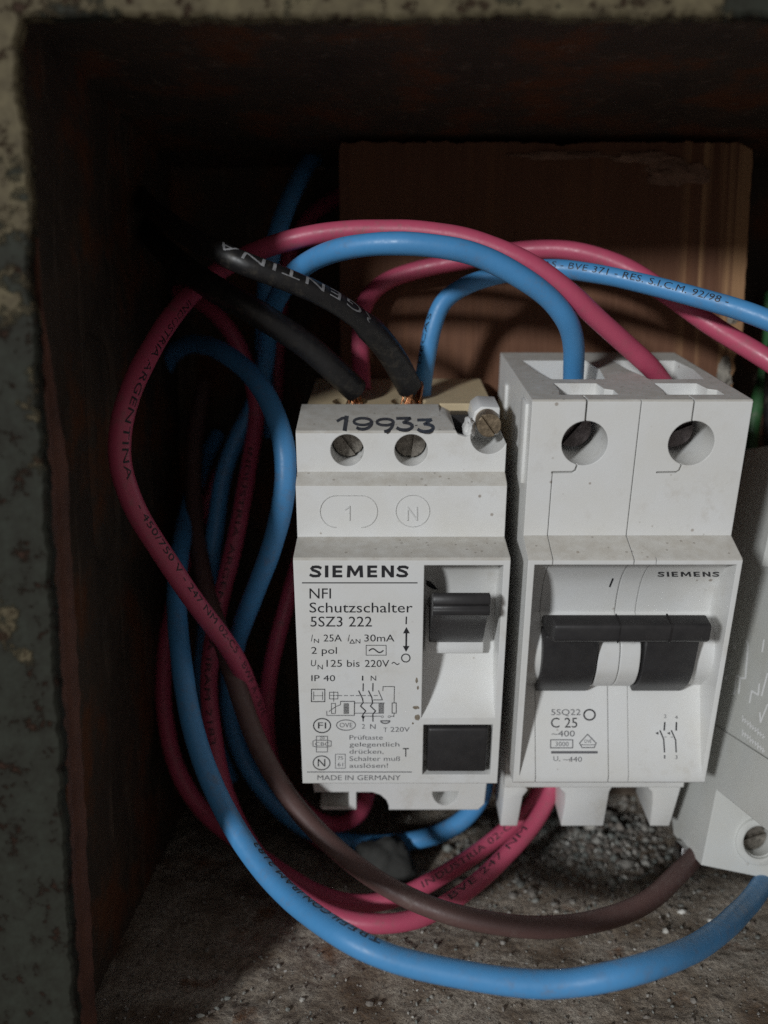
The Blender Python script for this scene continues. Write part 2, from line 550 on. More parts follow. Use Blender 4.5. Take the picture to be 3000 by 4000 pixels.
# rim: left strip and top strip, with an eaten-away inner edge and real thickness
def strip(pts_in, pts_out, th, bm):
    n = len(pts_in)
    rows = []
    for (a, b) in zip(pts_in, pts_out):
        a, b = Vector(a), Vector(b)
        y = Vector((0, th, 0))
        rows.append([bm.verts.new(p) for p in (b + y, b, b.lerp(a, 0.5), a - (a - b).normalized() * 0.4, a + Vector((0, 0.4, 0)), a + y, b + y * 1.001)])
    for r, q in zip(rows, rows[1:]):
        for k in range(6):
            bm.faces.new((r[k], r[k + 1], q[k + 1], q[k]))
    return bm
bm = bmesh.new()
inn, out = [], []
N = 260
for i in range(N + 1):
    z = -4 + (ZT + 12 + 4) * i / N
    e = wob(z, 0.5, 0.35, 1.0) + wob(z, 0.35, 1.3, 2.0) + (wob(z, 1.0, 0.12, 5) if z > 100 else 0)
    inn.append((XL + 0.2 + e, 111, z)); out.append((-80, 111, z))
strip(inn, out, 2.2, bm)
bmesh.ops.recalc_face_normals(bm, faces=bm.faces)
to_obj('left_rim', bm, ['flake'], box_root, BB).name = 'rim'
bm = bmesh.new()
inn, out = [], []
for i in range(N + 1):
    x = XL - 0.5 + 160 * i / N
    e = wob(x, 0.5, 0.2, 11.0) + wob(x, 0.4, 0.9, 12.0)
    inn.append((x, 111.03, ZT - 0.1 + e)); out.append((x, 111.03, ZT + 30))
strip(inn, out, 2.2, bm)
bmesh.ops.recalc_face_normals(bm, faces=bm.faces)
to_obj('rim', bm, ['flake'], box_root, BB)
# return flange folded inward behind the left rim
to_obj('flange', bevelled(box(XW - 1.5, XL - 1.6, 113.4, 114.6, -1, ZC), 0.3), ['rust'], box_root, BB)
def lipfn(u, v):
    z = -1 + 128 * v
    w = 6.5 * min(1.0, max(0.08, (122 - z) / 25)) + wob(z, 0.5, 0.2, 31)
    return (XL + 0.0 - 0.7 * math.exp(-((u - 0.45) / 0.12) ** 2) + wob(z + 40 * u, 0.25, 0.5, 21), 113.3 + w * u, z)
to_obj('inner_lip', rough_grid(14, 150, lipfn), ['red_rust'], box_root, BB, smooth=70)
def wallfn(u, v):
    y = 113.4 + (YB - 113.4) * u; z = -3 + (ZC + 3) * v
    d = 0.5 * noise.noise(Vector((y * .05, z * .05, 1))) + 0.2 * noise.noise(Vector((y * .3, z * .3, 7)))
    # pressed knock-out: a long rounded slot outline
    cy, cz, hy, hz, r = 157, 97, 6.5, 21, 6
    qx, qz = abs(y - cy) - hy + r, abs(z - cz) - hz + r
    sd = math.hypot(max(qx, 0), max(qz, 0)) + min(max(qx, qz), 0) - r
    d += 0.9 * math.exp(-(sd / 0.9) ** 2)
    return (XW - d, y, z)
to_obj('side_wall', rough_grid(130, 190, wallfn), ['rust'], box_root, BB, smooth=60)
to_obj('side_wall', rough_grid(10, 20, lambda u, v: (112, 113.4 + (YB - 113.4) * u, -3 + (ZC + 3) * v)), ['rust'], box_root, BB)
to_obj('back_wall', rough_grid(60, 60, lambda u, v: (XW - 1 + 166 * u, YB + 0.4 * noise.noise(Vector((u * 9, v * 9, 2))), -3 + (ZC + 4) * v)), ['rust'], box_root, BB, smooth=60)
def ceilfn(u, v):
    x = XW - 1 + 166 * u; y = 113.4 + (YB - 113.4) * v
    return (x, y, ZC + 0.4 * noise.noise(Vector((x * .06, y * .06, 4))))
to_obj('ceiling', rough_grid(80, 60, ceilfn), ['rust'], box_root, BB, smooth=60)
to_obj('outer_shell', join(box(-80, -78.5, 114, YB + 3, -6, ZC + 26), box(-78.4, 114, 114, YB + 3, ZC + 24.5, ZC + 26),
       box(112.6, 114, 111, YB + 3, -6, ZC + 24.4), box(-78.4, 112.5, YB + 1.6, YB + 3, -6, ZC + 24.4)), ['rust'], box_root, BB)

def floor_h(x, y):
    p = Vector((x, y, 0))
    h = 0.9 * noise.noise(p * 0.05) + 0.5 * noise.noise(p * 0.17) + 0.28 * noise.noise(p * 0.6) + 0.12 * noise.noise(p * 1.7)
    h += 3.2 * math.exp(-(((x - 47) / 17) ** 2 + ((y - 190) / 16) ** 2))
    return h - 0.6
floor = to_obj('floor', rough_grid(260, 190, lambda u, v: (lambda x, y: (x, y, floor_h(x, y)))(XW - 1 + 165 * u, 104 + (YB - 103) * v)), ['floor'], None, smooth=70)
tag(floor, 'dusty brown mortar-covered bottom of the box beneath the wires', 'floor', kind='structure')

# loose crumbs
gm = bmesh.new()
_t = bmesh.new(); bmesh.ops.create_icosphere(_t, subdivisions=1, radius=1.0)
ICO_V = [v.co.copy() for v in _t.verts]; ICO_F = [[v.index for v in f.verts] for f in _t.faces]; _t.free()
GV, GF = [], []
def crumb(bm, x, y, z, r):
    sx, sy, sz = random.uniform(.6, 1.3), random.uniform(.6, 1.3), random.uniform(.5, 1.0)
    n = len(GV)
    for c in ICO_V:
        k = random.uniform(0.72, 1.2) * r
        GV.append((c.x * sx * k + x, c.y * sy * k + y, c.z * sz * k + z))
    GF.extend([[n + i for i in f] for f in ICO_F])
for i in range(7000):
    if random.random() < 0.42:
        x, y = random.gauss(47, 13), random.gauss(188, 12)
        r = min(1.6, 0.16 + random.expovariate(3.8))
    else:
        x, y = random.uniform(-48, 100), random.uniform(108, 212)
        r = min(0.7, 0.11 + random.expovariate(9))
    if not (-50 < x < 108 and 106 < y < 214): continue
    crumb(gm, x, y, floor_h(x, y) + r * 0.25, r)
gme = bpy.data.meshes.new('tmp'); gme.from_pydata(GV, [], GF); gm.from_mesh(gme); bpy.data.meshes.remove(gme)
grit = to_obj('mortar_crumbs', gm, ['grit'])
tag(grit, 'loose grey and whitish mortar crumbs scattered over the box floor', 'rubble', kind='stuff')

def lump(name, c, size, seed, mat, label, cat):
    b = bmesh.new()
    bmesh.ops.create_icosphere(b, subdivisions=4, radius=1)
    for v in b.verts:
        n = 1 + 0.35 * noise.noise(v.co * 1.3 + Vector((seed, 0, 0))) + 0.12 * noise.noise(v.co * 4 + Vector((seed, 3, 0)))
        v.co = Vector((v.co.x * size[0] * n, v.co.y * size[1] * n, v.co.z * size[2] * n))
    o = to_obj(name, b, [mat], smooth=50)
    o.location = Vector(c) * MM
    return tag(o, label, cat)
p = px(1505, 3400, 187)
lump('mortar_lump', (p.x, p.y + 3, 3.0), (6.5, 5, 5), 3, 'stone', 'dark grey mortar lump on the floor under the residual current switch', 'rubble')
p = px(2490, 3550, 176)
lump('plaster_piece', (p.x, p.y, 1.6), (1.6, 1.3, 1.2), 9, 'plaster', 'small pale plaster piece on the floor above the brown wire', 'rubble')

# ================================================================== wood block
WB = (33, 188, CAM_H - 52)
wr = Matrix.Translation(Vector(WB) * MM)
wood_root = empty('wooden_block', wr, 'reddish brown wooden mounting block at the back behind the switches', 'wooden block')
def woodtop(x):
    e = 0.6 * noise.noise(Vector((x * .35, 3, 0))) + 0.3 * noise.noise(Vector((x * 1.1, 9, 0)))
    if x > 30: e -= 1.2 * max(0, noise.noise(Vector((x * .12, 5, 0))))
    return CAM_H + 52.6 + e
def woodside(z):
    t = (z - CAM_H)
    e = 0.35 * noise.noise(Vector((z * .3, 8, 0)))
    if t < 12: e -= 1.5 + 1.4 * noise.noise(Vector((z * .35, 1, 4)))
    return 78.2 + e
poly = [(-9.5, CAM_H - 52)]
poly += [(-9.5 + 0.2 * noise.noise(Vector((z * .2, 2, 2))), z) for z in range(int(CAM_H - 45), int(CAM_H + 52), 4)]
poly += [(x / 2, woodtop(x / 2)) for x in range(-18, 151)]
poly += [(woodside(z / 2), z / 2) for z in range(int((CAM_H + 51) * 2), int((CAM_H - 52) * 2), -1)]
to_obj('block', prism('y', poly, 188, 208), ['wood'], wood_root, WB)
# bruised plaster smear along the chipped upper edge and the broken lower right corner
def smear(cx, cz, w, h, seed, y=187.9):
    b = bmesh.new()
    bmesh.ops.create_icosphere(b, subdivisions=4, radius=1)
    for v in b.verts:
        n = 1 + 0.5 * noise.noise(v.co * 1.7 + Vector((seed, 0, 0))) + 0.25 * noise.noise(v.co * 5 + Vector((seed, 3, 0)))
        v.co = Vector((cx + v.co.x * w * n, y + v.co.y * 0.9 * n, cz + v.co.z * h * n))
    return b
to_obj('plaster_smear', join(smear(62, CAM_H + 46.5, 6.5, 2.6, 1), smear(55, CAM_H + 49.5, 6, 1.2, 2), smear(38, CAM_H + 50, 9, 0.8, 5)), ['bruise'], wood_root, WB, smooth=60)
to_obj('plaster_smear', join(smear(74.5, CAM_H + 4.5, 1.7, 3.2, 3), smear(75, CAM_H - 1, 1.5, 2.6, 4), smear(76, CAM_H + 17, 1.2, 2.0, 6)), ['plaster'], wood_root, WB, smooth=60)

# ================================================================== residual current switch
RB = (3.0, 25.0, -38.5)
rcd = empty('residual_current_switch', BF.matrix(RB),
            'narrower white residual current switch numbered 19933 with one black toggle and black test button', 'circuit breaker')
X0, X1 = -15.5, 21.6
cover = [(0, -24.2), (0.25, -24.45), (8.8, -24.8), (8.8, -31.0), (9.2, -31.3), (9.2, -38.5), (36, -38.5), (36, 33), (25.2, 33), (25.2, 43.4),
         (24.6, 43.5), (12.4, 41.9), (12, 41.5), (12, 34.4), (9, 33.3), (8.6, 32.9), (8.2, 23.4), (0.4, 22.9), (0, 22.5)]
rec_pts = smooth_prof([(1.2, 21.6), (4.6, 19.6), (6.6, 15.5), (7.2, 10), (6.9, 3), (5.4, -3), (2.8, -7), (-0.05, -9.4)], 4)
rec = [(-6, 21.6)] + rec_pts + [(-6, -9.4)]
cutters = [prism('x', rec, 6.9, 20.45)]
cutters.append(box(7.3, 20.2, -2, 4.0, -22.2, -10.9))                    # test button pit
for hx in (-6.5, 4.8):
    cutters.append(prism('y', circ(hx, 38.4, 2.95), 5, 24))               # screw shafts
    cutters.append(prism('z', circ(hx, 29, 3.5), 30, 60))
# broken corner round the fixing screw
cutters.append(prism('y', [(10.3, 50), (10.3, 43.0), (11.2, 42.9), (12.4, 42.2), (13.0, 41.3), (14.4, 40.8), (15.2, 41.2), (23, 41.2), (23, 50)], 4, 30))
cutters.append(prism('y', circ(18.5, 41.0, 3.3), 4, 21))
cutters.append(box(18.5, 23, 4, 21, 39.6, 44))
cutters.append(box(12.3, 15.2, 13, 24.5, 38.2, 42))
# lower terminal openings
cutters.append(box(-14.2, -7.2, 5, 19, -37.7, -34.0))
cutters.append(prism('y', [(-5.7, -50), (-5.7, -34.0), (-2.4, -34.0), (-0.7, -34.7), (0.5, -36.0), (1.0, -37.4), (1.2, -50)], 5, 24))
cutters.append(prism('y', [(12.6 + 2.7 * cos(a), -33.9 + 3.5 * sin(a)) for a in [pi + pi * i / 14 for i in range(15)]], 5, 20))
# narrower below: chamfered bottom corners
cutters.append(prism('y', [(X0 - 1, -24.9), (X0 + 0.15, -24.9), (X0 + 1.1, -33), (X0 + 1.6, -37), (X0 + 3, -38.6), (X0 + 3, -45), (X0 - 1, -45)], -2, 60))
cutters.append(prism('y', [(X1 + 1, -24.9), (X1 - 0.3, -24.9), (X1 - 0.9, -37), (X1 - 2.2, -38.6), (X1 - 2.2, -45), (X1 + 1, -45)], -2, 60))
hb = cut(prism('x', cover, X0, X1), cutters)
to_obj('housing', hb, ['white', 'white_dust'], rcd, RB, smooth=28, dust_up=0.55, nodust=lambda c: (c.x > 6.8 and c.z < 21) or (34 < c.z < 41.4 and c.y > 12.05))
# yellowed rear body
rb = cut(box(X0 + 0.9, X1 - 0.9, 25.4, 49, 12, 43.0), [prism('z', circ(hx, 29, 3.4), 30, 60) for hx in (-6.5, 4.8)])
rb = join(rb, box(X0 + 1.2, X1 - 1.2, 36.2, 50, -37, 11.8))
ro = to_obj('rear_body', rb, ['beige'], rcd, RB, smooth=28)
to_obj('dark_infill', box(11.0, 15.6, 22.0, 24.9, 36, 42.2), ['dark'], rcd, RB)  # near-black block painted in for the shade inside the broken slot
to_obj('dark_infill', box(-14.0, -7.4, 15.5, 18.8, -37.5, -34.2), ['dark'], rcd, RB)
# yellow lip seen in the broken corner
to_obj('inner_lip', bevelled(box(10.5, X1 - 1.0, 25.0, 26.0, 39.5, 43.6), 0.25), ['beige'], rcd, RB)
# broken shard beside the fixing screw
sh = bmesh.new()
bmesh.ops.create_icosphere(sh, subdivisions=4, radius=1)
for v in sh.verts:
    n = 1 + 0.3 * noise.noise(v.co * 1.6 + Vector((4, 0, 0))) + 0.12 * noise.noise(v.co * 5)
    v.co = Vector((15.2 + v.co.x * 1.05 * n, 15.5 + v.co.y * 3.2 * n, 41.4 + v.co.z * 1.7 * n))
to_obj('broken_edge', join(sh, bevelled(prism('y', [(15.6, 41.0), (16.2, 44.2), (17.4, 45.2), (20.8, 45.0), (20.8, 39.9), (19.5, 39.8)], 16.5, 24.8), 0.3)), ['white'], rcd, RB, smooth=40)
# fixing screw
def screw(cx, cz, r, y0, y1, name, mat, parent, base, slot_a=0.6, slot=0.22):
    c = prism('y', circ(cx, cz, r), y0, y1)
    w = r * slot * 0.5
    dx, dz = cos(slot_a), sin(slot_a)
    pl = [(cx + dx * 2 * r - dz * w, cz + dz * 2 * r + dx * w), (cx - dx * 2 * r - dz * w, cz - dz * 2 * r + dx * w),
          (cx - dx * 2 * r + dz * w, cz - dz * 2 * r - dx * w), (cx + dx * 2 * r + dz * w, cz + dz * 2 * r - dx * w)]
    c = cut(c, [prism('y', pl, y0 - 1, y0 + r * 0.3)])
    return to_obj(name, c, [mat], parent, base, smooth=40)
screw(18.5, 42.7, 2.1, 12.8, 22, 'fixing_screw', 'brass', rcd, RB, 2.2, 0.16)
screw(-6.5, 38.6, 2.7, 16.5, 22, 'terminal_screw', 'steel', rcd, RB, 2.2, 0.3)
screw(4.8, 38.6, 2.7, 16.0, 22, 'terminal_screw', 'steel', rcd, RB, 1.45, 0.34)

# toggle and test button
tp = smooth_prof([(7.5, 11.6), (2, 14.8), (-3.2, 18.0), (-4.5, 17.6), (-4.8, 16.6)], 3) + [(-4.3, 16.2), (-4.3, 15.8), (-4.8, 15.4), (-4.6, 14.4)] + smooth_prof([(-3.4, 13.6), (-1.6, 12.2), (0.3, 9), (2.0, 6.2), (3.9, 4.3)], 4) + [(7.5, 4.0)]
tg = bevelled(prism('x', tp, 8.2, 17.9), 0.3, 2, 40)
to_obj('toggle', tg, ['black'], rcd, RB, smooth=35)
to_obj('toggle_frame', bevelled(prism('x', [(8, 10.5), (6.0, 10.5), (5.2, 8), (4.2, 3.0), (4.4, 1.6), (8, 0.5)], 7.5, 18.3), 0.25), ['white'], rcd, RB, smooth=35)
to_obj('test_button', bevelled(box(8.15, 19.3, -0.3, 3.6, -21.4, -11.6), 0.5, 3), ['black'], rcd, RB, smooth=40)

# embossed 1 and N with their rings
SF = surf_y(BF, lambda z: 8.2 + 0.4 * (z - 23.4) / 9.5)
pr = Print(SF)
pr.line([(1349, 1990), (1366, 1978), (1366, 2032)], 6)
pr.text('N', 1590, 1632, 2034, 54, 0.0)
pr.ring(1612, 1996, 66, 62, 3)
def oval(pr, x0, x1, cy, r, w):
    pr.line([(x0, cy - r), (x1, cy - r)], w)
    for cx, a0 in ((x0, pi / 2), (x1, -pi / 2)):
        pts = [(cx + r * cos(a0 + pi * i / 16), cy + r * sin(a0 + pi * i / 16)) for i in range(17)]
        pr.line(pts, w)
oval(pr, 1312, 1412, 1998, 62, 3)
eb = pr.bm
for v in eb.verts: pass
r = bmesh.ops.extrude_face_region(eb, geom=eb.faces[:])
for v in [g for g in r['geom'] if isinstance(g, bmesh.types.BMVert)]: v.co.y -= 0.055
bmesh.ops.recalc_face_normals(eb, faces=eb.faces)
to_obj('embossed_marks', eb, ['white'], rcd, RB)

# marker-pen number on the sloping top
def topslope(z):   # y as function of z on the slope
    return 12.4 + (z - 41.9) / 1.6 * 12.2
def slope_pt(u, v, eps=0.04):
    o, d = BF.ray(u, v)
    n = Vector((0, -(43.5 - 41.9), 12.2)).normalized()
    p0 = Vector((0, 12.4, 41.9))
    p = o + d * ((p0 - o).dot(n) / d.dot(n))
    return p - d.normalized() * eps
pr = Print(slope_pt, 1150, 1450, 850 / 1659)
pen = 15
pr.line([(330, 378), (362, 360), (398, 352)], 22); pr.line([(398, 350), (392, 392), (384, 444)], 32)
def arc(cx, cy, rx, ry, a0, a1, n=14):
    return [(cx + rx * cos(radians(a0 + (a1 - a0) * i / n)), cy + ry * sin(radians(a0 + (a1 - a0) * i / n))) for i in range(n + 1)]
pr.line(arc(520, 384, 66, 26, 0, 360, 20), 21); pr.line(arc(520, 390, 70, 52, -5, 125), 24)
pr.line(arc(692, 388, 62, 24, 0, 360, 20), 21); pr.line(arc(680, 392, 72, 68, -5, 80), 24)
for ox, oy in ((846, 0), (1006, 12)):
    pr.line([(ox - 62, 360 + oy), (ox + 34, 358 + oy)], 23); pr.line([(ox + 36, 360 + oy), (ox - 14, 392 + oy)], 23)
    pr.line(arc(ox - 8, 420 + oy, 60, 28, -80, 150), 25)
pr.line([(922, 414), (936, 413)], 7)
pr.done('handwritten_number', 'ink_pen', rcd, RB)

# printed front panel
pl = surf_y(BF, lambda z: 0.0)
pr = Print(pl, 1150, 2150, 800 / 1659)
logo(pr, 127, 922, 219, 97)
pr.line([(64, 263), (994, 263)], 9)
pr.done('brand_lettering', 'ink', rcd, RB)
pr = Print(pl, 1150, 2150, 800 / 1659)
pr.text('NFI', 122, 296, 390, 82)
pr.text('Schutzschalter', 122, 957, 503, 80)
pr.text('5SZ3 222', 130, 628, 617, 80)
pr.line([(907, 540), (905, 594)], 11)
pr.line([(907, 655), (905, 790)], 14)
pr.face([(907, 620), (880, 672), (935, 672)]); pr.face([(878, 774), (932, 774), (904, 822)])
pr.ring(902, 872, 34, 32, 9)
pr.text('I', 134, 149, 738, 55, 0, 0.3); pr.text('N', 158, 199, 750, 34)
pr.text('25A', 236, 384, 738, 56); pr.text('I', 432, 448, 738, 55, 0, 0.3)
pr.line([(449, 752), (467, 722), (487, 752), (449, 752)], 6); pr.text('N', 496, 534, 754, 36)
pr.text('30mA', 566, 810, 738, 56)
pr.text('2 pol', 136, 344, 838, 55)
pr.rect(581, 769, 743, 849, 5)
pr.line([(606 + 112 * i / 14, 812 - 17 * sin(i / 14 * 2 * pi) * 0.9) for i in range(15)], 10)
pr.text('U', 134, 176, 938, 50, 0, 0.1); pr.text('N', 188, 230, 964, 38)
pr.text('125 bis', 260, 528, 943, 56); pr.text('220V', 570, 768, 944, 56)
pr.line([(790 + 58 * i / 10, 916 - 9 * sin(i / 10 * 2 * pi)) for i in range(11)], 7)
pr.done('printed_text', 'ink', rcd, RB)
pr = Print(pl, 1150, 2600, 800 / 1659)
pr.text('IP 40', 137, 330, 126, 48)
pr.text('1', 547, 558, 122, 40); pr.text('N', 618, 662, 122, 40)
pr.text('T', 878, 926, 738, 70)
# circuit drawing
q = lambda pts: [((1250 + x * 0.2411 - 1150) / 0.4822, (y * 0.2411) / 0.4822) for x, y in pts]
pr.line(q([(700, 295), (698, 410)]), 9); pr.line(q([(858, 290), (855, 410)]), 9)
pr.line(q([(628, 410), (690, 540), (698, 600), (655, 655), (740, 735), (692, 800), (700, 900)]), 9)
pr.line(q([(786, 410), (840, 520), (852, 610), (816, 655), (900, 735), (855, 790), (858, 900)]), 9)
pr.line(q([(946, 405), (1012, 556), (865, 556)]), 6)
pr.line(q([(1018, 405), (1022, 340), (1205, 340), (1200, 605)]), 5.5)
pr.line(q([(1168, 605), (1235, 605), (1235, 770), (1168, 770), (1168, 605)]), 6); pr.line(q([(1200, 772), (1192, 830)]), 5)
for x in range(6):
    pr.line(q([(388 + x * 15, 612), (388 + x * 15, 780)]), 4.4); pr.line(q([(955 + x * 15, 608), (955 + x * 15, 775)]), 4.4)
pr.line(q([(560, 585), (555, 805)]), 7)
pr.line(q([(675, 820), (715, 835), (700, 862), (675, 820)]), 7)
pr.ring(224, 486, 69, 57, 9)
pr.text('FI', 191, 257, 510, 50)
pr.ring(220, 788, 68, 56, 8)
pr.text('N', 189, 250, 818, 62)
pr.rect(138, 192, 246, 292, 7)
pr.line([(156, 212), (156, 276)], 5); pr.line([(228, 212), (228, 276)], 5); pr.line([(156, 244), (228, 244)], 4)
pr.rect(284, 216, 352, 270, 5); pr.line([(318, 212), (318, 290)], 5); pr.line([(284, 242), (352, 242)], 4)
pr.rect(300, 306, 332, 388, 5); pr.line([(280, 372), (300, 356), (340, 330), (372, 318), (374, 290)], 5)
pr.done('circuit_diagram', 'ink', rcd, RB)
pr = Print(pl, 1150, 2600, 800 / 1659)
pr.line([(374, 290), (486, 290)], 8); pr.line([(486, 303), (730, 303)], 6); pr.line([(486, 386), (720, 386)], 6)
pr.line([(262, 368), (262, 404), (486, 404)], 6); pr.line([(548, 410), (700, 410)], 6)
for k in range(7): pr.line([(356 + k * 48, 243), (384 + k * 48, 243)], 6)
pr.ring(418, 482, 77, 42, 7); pr.text('OVE', 366, 470, 500, 36)
pr.text('2', 546, 572, 512, 38); pr.text('N', 613, 658, 514, 40); pr.text('T', 722, 752, 538, 36); pr.text('220V', 778, 934, 536, 38)
pr.line(arc(736, 448, 36, 20, 0, 180), 10); pr.line([(700, 448), (772, 448)], 10)
pr.ring(712, 414, 9, 8, 4); pr.ring(768, 414, 9, 8, 4); pr.line([(776, 410), (808, 410)], 5)
pr.rect(178, 572, 268, 700, 6); pr.line([(178, 600), (150, 612), (150, 652), (178, 660), (268, 660), (298, 652), (298, 612), (268, 605), (178, 605)], 6)
pr.text('CBC', 168, 284, 650, 30); pr.text('20', 204, 244, 598, 22)
for t, y, x1 in (('Prüftaste', 600, 716), ('gelegentlich', 656, 850), ('drücken,', 714, 722), ('Schalter muß', 772, 856), ('auslösen!', 828, 758)):
    pr.text(t, 446, x1, y, 36)
pr.rect(332, 718, 412, 832, 5); pr.text('75', 350, 394, 762, 26); pr.text('61', 350, 394, 816, 30)
pr.line([(104, 862), (950, 862)], 7)
pr.text('MADE IN GERMANY', 186, 860, 928, 40)
pr.done('small_print', 'ink_grey', rcd, RB)
# pen tick in the toggle recess
rp = interp(rec_pts)
pr = Print(surf_y(BF, rp), 1150, 2150, 800 / 1659)
pr.face([(1068, 240), (1100, 250), (1165, 318), (1120, 312), (1068, 282)])
pr.done('pen_mark', 'ink', rcd, RB)
# grime marks along the recess edge
pr = Print(pl, 1150, 2600, 800 / 1659)
for cx, cy, w, h in ((985, 340, 26, 14), (995, 420, 22, 24), (990, 120, 10, 22), (960, 468, 8, 8), (1000, 180, 8, 16)):
    pts = [(cx + w * cos(a) * (1 + .35 * noise.noise(Vector((cx, a, 0)))), cy + h * sin(a) * (1 + .5 * noise.noise(Vector((cy, a * 2, 0))))) for a in [2 * pi * i / 16 for i in range(16)]]
    pr.face(pts)
M['grime'] = simple('brown_grime', (0.30, 0.25, 0.19), 0.8, 0, 2500, 0.5, 0.2)
pr.done('grime_spots', 'grime', rcd, RB)

# ================================================================== two-pole breaker
MB = (42.7, 25.0, -41.5)
mcb = empty('circuit_breaker', BF.matrix(MB),
            'wider white two-pole circuit breaker marked C25 with joined black toggles', 'circuit breaker')
A0, A1 = 24.6, 61.2
outl = [(0, -23.9), (0.3, -24.3), (9, -24.8), (9, -32.6), (45, -32.6), (47.5, -28), (47.5, 48.6), (47, 49), (6.3, 49), (6, 48.7), (6, 24.6), (0.3, 22.8), (0, 22.5)]
mrec = smooth_prof([(0.8, 21.7), (3.6, 19.8), (6.3, 16), (7.5, 12), (7.8, 8.5)], 4) + smooth_prof([(6.4, 7.6), (4.2, 5.6), (3.0, 3), (2.8, 0), (3.8, -3.0), (6.2, -6.0)], 4) + [(7.0, -6.8), (3.6, -14.5), (-0.05, -22.6)]
cutters = [prism('x', [(-6, 21.7)] + mrec + [(-6, -22.6)], 25.75, 60.3)]
for hx in (33.9, 51.9):
    cutters.append(prism('y', circ(hx, 41.5, 3.9, 48), 3, 22))
for (a, b) in ((29.4, 39.8), (47.4, 57.8)):
    # wire mouth and the small front funnel on top
    cutters.append(prism('z', [(a + 1.2, 21.5), (b + 0.6, 21.5), (b + 1.6, 30), (b + 0.8, 38.5), (a - 1.5, 38.5), (a - 0.6, 30)], 39, 51))
    cutters.append(prism('z', [(a + 0.4, 9.6), (b, 9.6), (b, 13), (b - 1.4, 14), (b - 1.8, 18.2), (a + 1.0, 18.2), (a + 1.0, 13)], 46.2, 51))
# grooves: pole joint, side seams, slits over the screws
grp = [(-7, 50), (6.55, 50), (6.55, 24.3), (0.55, 22.3), (0.8, 21.9)] + [(y + 0.28, z) for y, z in mrec] + [(0.55, -22.9), (0.55, -25.2), (-7, -25.2)]
cutters.append(prism('x', grp, 42.65, 42.79))
sg = [(-7, 36.2), (6.45, 36.2), (6.45, 24.3), (0.5, 22.3), (0.8, 21.9)] + [(y + 0.28, z) for y, z in mrec] + [(0.5, -22.9), (0.5, -25.2), (-7, -25.2)]
cutters.append(prism('x', sg, 28.78, 28.90))
sg2 = [(-7, 23.4), (0.7, 23.4), (0.5, 22.3), (0.8, 21.9)] + [(y + 0.22, z) for y, z in mrec] + [(0.5, -22.9), (0.5, -25.2), (-7, -25.2)]
cutters.append(prism('x', sg2, 46.47, 46.56))
for hx, sx, w in ((33.7, 28.75, 0.16), (51.5, 46.7, 0.13)):
    cutters.append(prism('y', [(hx - w, 45), (hx + w, 45), (hx + w, 52), (hx - w, 52)], 3, 9))
    path = [(hx - 1.2, 38.6), (hx - 0.75, 37.6), (hx - 1.0, 36.7), (hx - 1.5, 36.35), (sx, 36.3)]
    for (xa, za), (xb, zb) in zip(path, path[1:]):
        L = math.hypot(xb - xa, zb - za); nx, nz = -(zb - za) / L * w, (xb - xa) / L * w
        ex, ez = (xb - xa) / L * 0.08, (zb - za) / L * 0.08
        cutters.append(prism('y', [(xa - ex + nx, za - ez + nz), (xb + ex + nx, zb + ez + nz), (xb + ex - nx, zb + ez - nz), (xa - ex - nx, za - ez - nz)], 3, 6.6))
mb = cut(prism('x', outl, A0, A1), cutters)
# legs between the lower wire mouths
def leg(poly, y0=9.15, y1=21):
    return bevelled(prism('y', poly, y0, y1), 0.25)
L0 = -32.4
legs = [leg([(24.7, L0), (28.6, L0), (29.6, -33.6), (28.6, -35.2), (27.9, -42.9), (24.3, -42.9), (24.6, -36)], 9.3, 20),
        leg([(37.4, L0), (46.9, L0), (46.3, -34), (45.9, -42.9), (37.0, -42.9), (37.4, -37), (37.2, -34.5), (36.0, -33.2), (36.4, L0)], 9.3, 20),
        leg([(55.2, L0), (60.9, L0), (60.4, -37), (59.7, -42.9), (55.6, -42.9), (55.5, -37), (55.1, -34.3), (54.2, -33.2), (54.2, L0)], 9.3, 20)]
mb = join(mb, *legs)
# ribs on the left cheek
mb = join(mb, bevelled(box(24.1, 24.8, 9.5, 14.5, 33, 47.4), 0.2), bevelled(box(24.1, 24.8, 34, 37, 38, 45), 0.2))
hubp = smooth_prof([(5.2, 6.2), (2.6, 5.2), (1.75, 3.6), (1.5, 1.2), (1.7, -1.0), (2.9, -3.6), (5.2, -5.9), (6.85, -6.7)], 4) + [(8.5, -6.6), (8.4, 5.6)]
mb = join(mb, bevelled(prism('x', hubp, 38.75, 42.66), 0.12, 1, 50), bevelled(prism('x', hubp, 42.80, 46.45), 0.12, 1, 50))
to_obj('housing', mb, ['white', 'white_dust'], mcb, MB, smooth=28, dust_up=0.6, nodust=lambda c: c.z < 22 or 24.9 < c.z < 48)
# back plates of the lower mouths
to_obj('dark_infill', join(box(25.2, 60.7, 22, 44, -38, -32.8)), ['dark'], mcb, MB)
to_obj('dark_infill', box(28.2, 41.0, 23, 38.4, 34, 38.8), ['dark'], mcb, MB)
to_obj('dark_infill', box(46.3, 59.4, 23, 38.4, 34, 38.8), ['dark'], mcb, MB)
screw(33.4, 41.9, 3.2, 13.2, 21.5, 'terminal_screw', 'dark_steel', mcb, MB, 0.9, 0.24)
screw(51.4, 41.9, 3.2, 13.2, 21.5, 'terminal_screw', 'dark_steel', mcb, MB, 0.4, 0.24)
